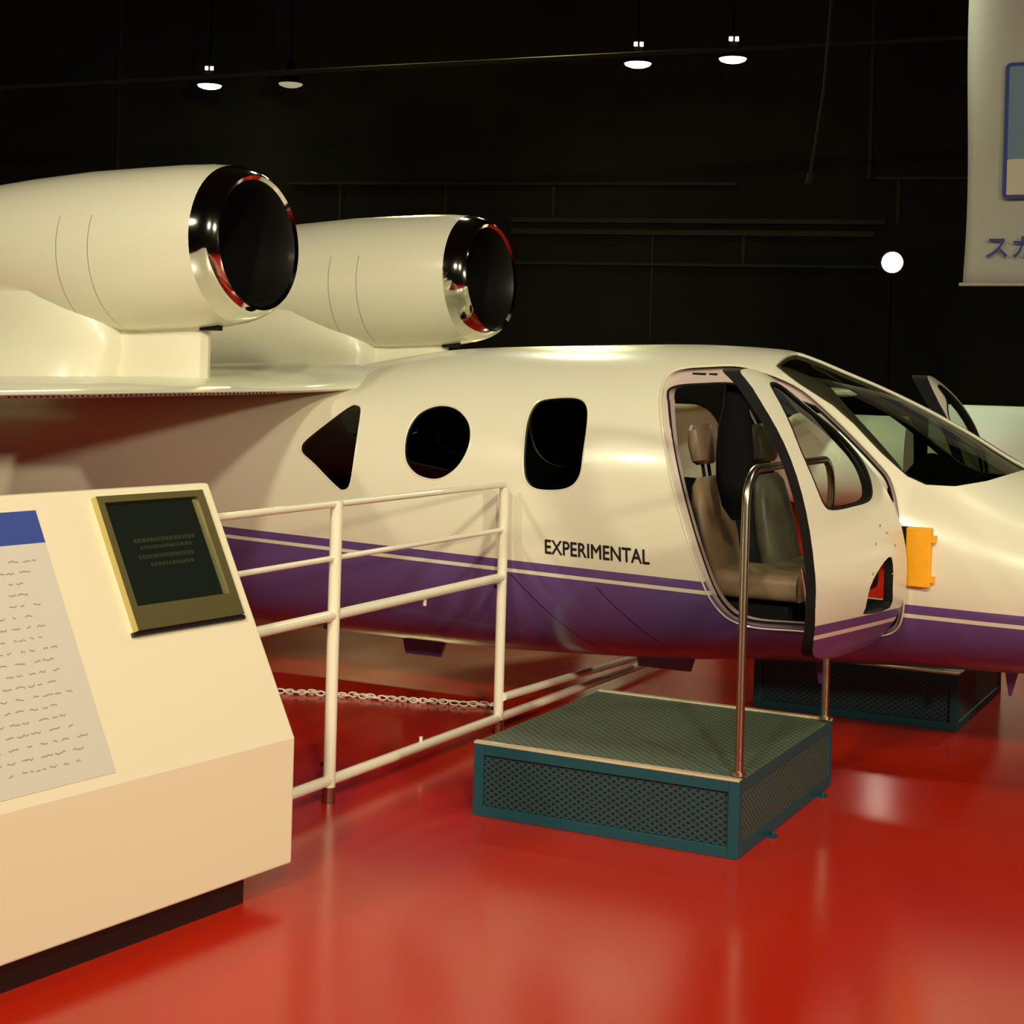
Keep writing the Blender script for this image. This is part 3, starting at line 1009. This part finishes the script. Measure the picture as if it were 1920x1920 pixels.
for sgn in (-1, 1):
    q = MB(); rr = []
    for w_ in (.0, .3, .36, .42, .48, .54, .60, .68, .8, 1.0, 1.4, 2.0, 3.0, 4.2, 5.4):
        ule = -4.08 + .19 * (max(w_, .6) - .6)
        ch = 1.75 - .19 * w_
        e_ = math.exp(-max(w_ - .3, 0) / .13); ext = .50 * e_
        rr.append(foil(sgn * w_, ule + ext, ch + ext, 1.322 + .03 * e_, .145 + .07 * e_))
    q.loft(rr)
    q.build('wing', M_CREAM, jet, smooth=True)
    # rivet row on the leading edge
    if sgn < 0:
        q = MB()
        w_ = .95
        while w_ < 2.9:
            ule = -4.08 + .19 * (w_ - .6)
            q.tube([(ule - .006, -w_, 1.366), (ule + .0025, -w_, 1.365)], .003, 6); w_ += .035
        q.build('rivet_row', M_BLACK, jet)['kind'] = 'stuff'


# engine nacelles
def nacelle(sgn, w_, ulip, zc_):
    prof = [(0.000, .272), (.010, .288), (-.005, .303), (-.035, .320), (-.07, .332), (-.105, .340)]
    prof2 = [(-.105, .340), (-.2, .352), (-.35, .362), (-.55, .368), (-.85, .362), (-1.2, .338), (-1.8, .28), (-2.3, .235), (-2.6, .20), (-2.6, .18), (-2.2, .17)]
    inner = [(0.0, .272), (-.03, .262), (-.1, .256), (-.35, .25), (-.5, .25)]
    piv = Vector((ulip, sgn * w_, zc_))

    def rings(pr, n=56, tilt=.06):
        out = []
        for x, r_ in pr:
            k_ = max(0, 1 + x / .6)
            zz = -.030 * (1 - k_)
            out.append([(x + tilt * k_ * math.sin(2 * PI * i / n) * -r_, r_ * math.cos(2 * PI * i / n), zz + r_ * math.sin(2 * PI * i / n)) for i in range(n)])
        return out
    q = MB(); q.loft(rings(prof2), caps=False)
    o = q.build('engine_nacelle', M_NAC, jet, smooth=True); o.location = piv
    q = MB(); q.loft(rings(prof), caps=False); q.build('intake_ring', M_CHROME, o, smooth=True)
    q = MB(); q.loft(rings(inner), caps=False); d_ = q.build('intake_duct', M_DUCT, o, smooth=True, recalc=False)
    q = MB()
    for i in range(18):
        a = 2 * PI * i / 18; a2 = a + .22
        q.add([(-.45, .05 * math.cos(a), .05 * math.sin(a)), (-.42, .245 * math.cos(a), .245 * math.sin(a)), (-.47, .245 * math.cos(a2), .245 * math.sin(a2)), (-.47, .05 * math.cos(a2 + .1), .05 * math.sin(a2 + .1))], [(0, 1, 2, 3)])
    q.loft([[(x, r_ * math.cos(2 * PI * i / 24), r_ * math.sin(2 * PI * i / 24)) for i in range(24)] for x, r_ in ((-.48, .06), (-.42, .058), (-.36, .04), (-.32, .015))])
    q.build('intake_fan', M_BLADE, o, smooth=True, recalc=False)
    q = MB(); q.tube([(-.5, 0, 0), (-.51, 0, 0)], .25, 40); q.build('intake_bulkhead', M_BLACK, o)
    # pylon: wide body blending the cowling into the wing, narrow block in front
    q = MB(); rr = []
    for z_, x0, wd in ((1.38, -.70, .33), (1.46, -.68, .285), (1.55, -.66, .27), (1.66, -.68, .29), (1.78, -.76, .325)):
        rr.append([(x0 - 1.1 + 1.1 * math.copysign(abs(math.cos(2 * PI * i / 40)) ** .5, math.cos(2 * PI * i / 40)), wd * math.copysign(abs(math.sin(2 * PI * i / 40)) ** .5, math.sin(2 * PI * i / 40)), z_ - zc_) for i in range(40)])
    q.loft(rr); q.build('pylon', M_CREAM, o, smooth=True)
    q = MB()
    rr = []
    for z_, x0, wd in ((1.38 - zc_, -.25, .085), (1.50 - zc_, -.25, .08), (1.66 - zc_, -.25, .08)):
        ringp = []
        for i in range(24):
            a = 2 * PI * i / 24; ca, sa = math.cos(a), math.sin(a)
            ringp.append((x0 - .95 + .95 * math.copysign(abs(ca) ** .45, ca), wd * math.copysign(abs(sa) ** .6, sa), z_))
        rr.append(ringp)
    q.loft(rr); q.build('pylon_root', M_CREAM, o, smooth=True)
    # drain slot under the lip
    q = MB(); q.box((-.26, -.05, -.378), (-.16, -.02, -.355)); q.build('drain_slot', M_BLACK, o)
    return o


un, zn = onv(484, 456, 5.6); uf, zf = onv(920, 521, 7.6)
print('nac', un, zn, uf, zf)
nacelle(-1, 1.0, un, zn); nacelle(1, 1.0, uf, zf)

# tail (outside the picture to the left)
q = MB(); q.loft([[(x, y, z) for x, y in ((0 + dx, 0), (-.5 + dx, .06), (-1.2 + dx, 0), (-.5 + dx, -.06))] for dx, z in ((-7.0, 1.3), (-7.9, 3.0))]); q.build('tail_fin', M_CREAM, jet)

# landing gear
for u, y in ((-6.3, -.75), (-6.3, .75), (.25, 0)):
    q = MB(); q.tube([(u, y - .05, .17), (u, y + .05, .17)], .17, 28); g = q.build('landing_wheel', M_TYRE, jet, smooth=True)
    q = MB(); q.tube([(u, y * .93, .17), (u, y * .62, .60)], .03, 10); q.build('landing_strut', M_STEEL, g)
# belly blades and door flap
for (x0, x1, y0, y1, v) in ((1190, 1308, 1236, 1252, 6.5), (755, 838, 1216, 1228, 6.6), (1527, 1556, 1255, 1285, 6.6), (1882, 1912, 1270, 1308, 6.6)):
    ua, za = onv(x0, y1 - 5, v); ub, zb_ = onv(x1, y0, v)
    q = MB(); q.loft([[(ua + .0, v - V0 - .01, zb_ + .04), (ub, v - V0 - .01, zb_ + .04), (ub, v - V0 + .01, zb_ + .04), (ua, v - V0 + .01, zb_ + .04)], [(ua + .02, v - V0 - .007, za), (ub - .03, v - V0 - .007, za), (ub - .03, v - V0 + .007, za), (ua + .02, v - V0 + .007, za)]])
    q.build('belly_antenna', M_PURPLE, jet)

# ------------------------------------------------------------------ cabin interior
q = MB()
ul_ = us(-4.2, -.8, .1); fz = .45
q.loft([[(u, -(side(u, fz, .03) or .3), fz), (u, (side(u, fz, .03) or .3), fz), (u, (side(u, fz, .03) or .3), fz - .02), (u, -(side(u, fz, .03) or .3), fz - .02)] for u in ul_])
q.build('cabin_floor', M_DUCT, jet)


def cabin_section(u, off=.032, n=48):
    return [(x, y, z) for x, y, z in ring(u, off, n) if z > fz]


sec = cabin_section(-3.05)
q = MB(); q.loft([[(-3.05 + dx, y, z) for x, y, z in sec] for dx in (0, -.02)]); 
# instrument panel and coaming
q = MB(); rr = []
for y in [-.44 + i * .088 for i in range(11)]:
    rr.append([(-1.50, y, .62), (-1.50, y, 1.08), (-1.44, y, 1.20 - .4 * y * y), (-1.14, y, 1.09 - .5 * y * y), (-1.08, y, .62)])
q.loft(rr); pnl = q.build('instrument_panel', M_BLACK, jet, smooth=True)
for y in (-.32, -.15, .02, .19, .36): q = MB(); q.box((-1.505, y - .05, .86), (-1.495, y + .05, .97)); q.build('instrument_display', M_SCREEN, pnl)


def rbox(q, a, b_, M):
    q.box(a, b_, M)


def seat(x, y, m, tilt=0.18, hs=1.0, label=None, rz=0.0):
    """seat facing +x; parts: cushion, backrest, headrest"""
    z0 = fz
    Mx = Matrix.Translation((x, y, z0)) @ Matrix.Rotation(rz, 4, 'Z') @ Matrix.Scale(.88, 4)
    q = MB(); q.loft([[Mx @ Vector((xx, .21 * math.cos(2 * PI * i / 24) * (1 if abs(math.cos(2 * PI * i / 24)) < .7 else 1), .0 + zz)) if False else Mx @ Vector((xx * 1, sy, zz)) for i, (sy, zz) in enumerate(rrect(-.22, .14, .22, .27, .05, 5))] for xx in (-.20, -.19, .0, .2, .24)])
    o = q.build('cabin_seat', m, jet, smooth=True)
    if label: o['label'] = label
    Mb = Mx @ Matrix.Translation((-.20, 0, .22)) @ Matrix.Rotation(-tilt, 4, 'Y')
    q = MB()
    rr = []
    for zz, hw_, th in ((0, .20, .06), (.05, .215, .07), (.2, .225, .065), (.35, .20, .055), (.44, .16, .05), (.48, .11, .03)):
        rr.append([Mb @ Vector((th * math.copysign(abs(math.cos(2 * PI * i / 28)) ** .7, math.cos(2 * PI * i / 28)), hw_ * math.copysign(abs(math.sin(2 * PI * i / 28)) ** .7, math.sin(2 * PI * i / 28)), zz)) for i in range(28)])
    q.loft(rr); q.build('backrest', m, o, smooth=True)
    q = MB()
    for sy in (-.04, .04): q.tube([Mb @ Vector((0, sy, .44)), Mb @ Vector((0, sy, .58))], .008, 8)
    q.build('headrest_post', M_BLACK, o)
    q = MB(); rr = []
    for zz, hw_, th in ((.54, .08, .03), (.56, .115, .045), (.64, .13, .05), (.71, .115, .045), (.735, .085, .03)):
        rr.append([Mb @ Vector((th * math.copysign(abs(math.cos(2 * PI * i / 28)) ** .8, math.cos(2 * PI * i / 28)), hw_ * math.copysign(abs(math.sin(2 * PI * i / 28)) ** .7, math.sin(2 * PI * i / 28)), zz)) for i in range(28)])
    q.loft(rr); q.build('headrest', m, o, smooth=True)
    q = MB(); q.box((-.16, -.14, 0.0), (.18, .14, .14), Mx); q.build('seat_base', M_BLACK, o)
    return o


uA, zA = onv(1316, 836, 6.50); uB, zB = onv(1430, 834, 6.92); print('heads', uA, zA, uB, zB)
seat(uA + .28, 6.50 - V0, M_LEATHER, label='tan leather seat nearer the open door')
seat(uB + .28, 6.92 - V0, M_GLEATHER, label='olive leather seat on the far side')
# added black column standing in for the darkness seen through the cabin
q = MB(); rr = []
for px, py, hw_ in ((1385, 700, .06), (1380, 760, .06), (1378, 800, .08), (1378, 850, .09), (1376, 900, .085), (1380, 950, .065), (1385, 974, .03)):
    uu, zz = onv(px, py, 6.30)
    rr.append([(uu + hw_ * .9 * math.cos(2 * PI * i / 20), 6.30 - V0 + .05 * math.sin(2 * PI * i / 20), zz) for i in range(20)])
q.loft(rr); q.build('darkness_column', M_CABDARK, jet, smooth=True)
# fill light added to brighten the cabin, with a made-up ceiling disc
ld = bpy.data.lights.new('cabin_fill', 'POINT'); ld.energy = 2.2; ld.shadow_soft_size = .06; ld.color = (1, .95, .7)
lo = bpy.data.objects.new('cabin_fill', ld); C.objects.link(lo); lo.parent = jet; lo.location = (-2.7, 0, 1.46)
q = MB(); q.tube([(-2.7, 0, 1.53), (-2.7, 0, 1.57)], .05, 20); q.build('cabin_fill_disc', M_LINING, jet)

# ------------------------------------------------------------------ pale exhibits beyond the jet
def hull(label, px0, px1, D, ytop, zbot, ends):
    A_ = atD(px0, ytop, D); B_ = atD(px1, ytop, D * .97)
    ax = (B_ - A_); ax.z = 0; Lh = ax.length
    zt = A_.z
    e = thing('glider_hull', label, 'aircraft', (A_.x, A_.y, 0), math.atan2(ax.y, ax.x))
    q = MB(); rr = []
    for i in range(29):
        t = i / 28
        k = 1.0
        if 'r' in ends: k = min(k, math.sqrt(max(0, 1 - max(0, (t - .72) / .28) ** 2.2)))
        if 'l' in ends: k = min(k, math.sqrt(max(0, 1 - max(0, (.22 - t) / .22) ** 2.2)))
        k = max(k, .03); zc_ = (zt + zbot) / 2; hh = (zt - zbot) / 2
        rr.append([(Lh * t, .30 * k * math.cos(2 * PI * j / 32), zc_ + hh * k * math.sin(2 * PI * j / 32)) for j in range(32)])
    q.loft(rr); q.build('body', M_PALE, e, smooth=True)
    for x in (Lh * .3, Lh * .7):
        q = MB(); q.box((x - .04, -.2, 0), (x + .04, .2, .05)); q.box((x - .03, -.03, .05), (x + .03, .03, zbot + .12)); q.build('stand', M_HOUSE, e)
    return e


M_PALE = mat('pale_gelcoat', (.62, .68, .56), .55)
hull('cream rounded hull behind the jet, seen through its far cabin window', 1130, 1364, 12.0, 752, .35, 'r')
hull('short pale grey hull behind the jet, seen through its windscreen', 1452, 1706, 12.6, 772, .50, 'l')
hull('pale grey hull behind the jet, seen beneath its raised far door', 1744, 2080, 13.0, 757, .50, '')
area((1.9, 8.6, 4.8), (2.4, 12.4, .8), 26, .4, col=(.95, 1, .75), spread=60)  # unseen fill added to brighten the pale grey hulls
area((0.1, 9.8, 4.6), (1.0, 12.0, .9), 24, .4, col=(1, .96, .66), spread=60)  # unseen fill added to brighten the cream hull
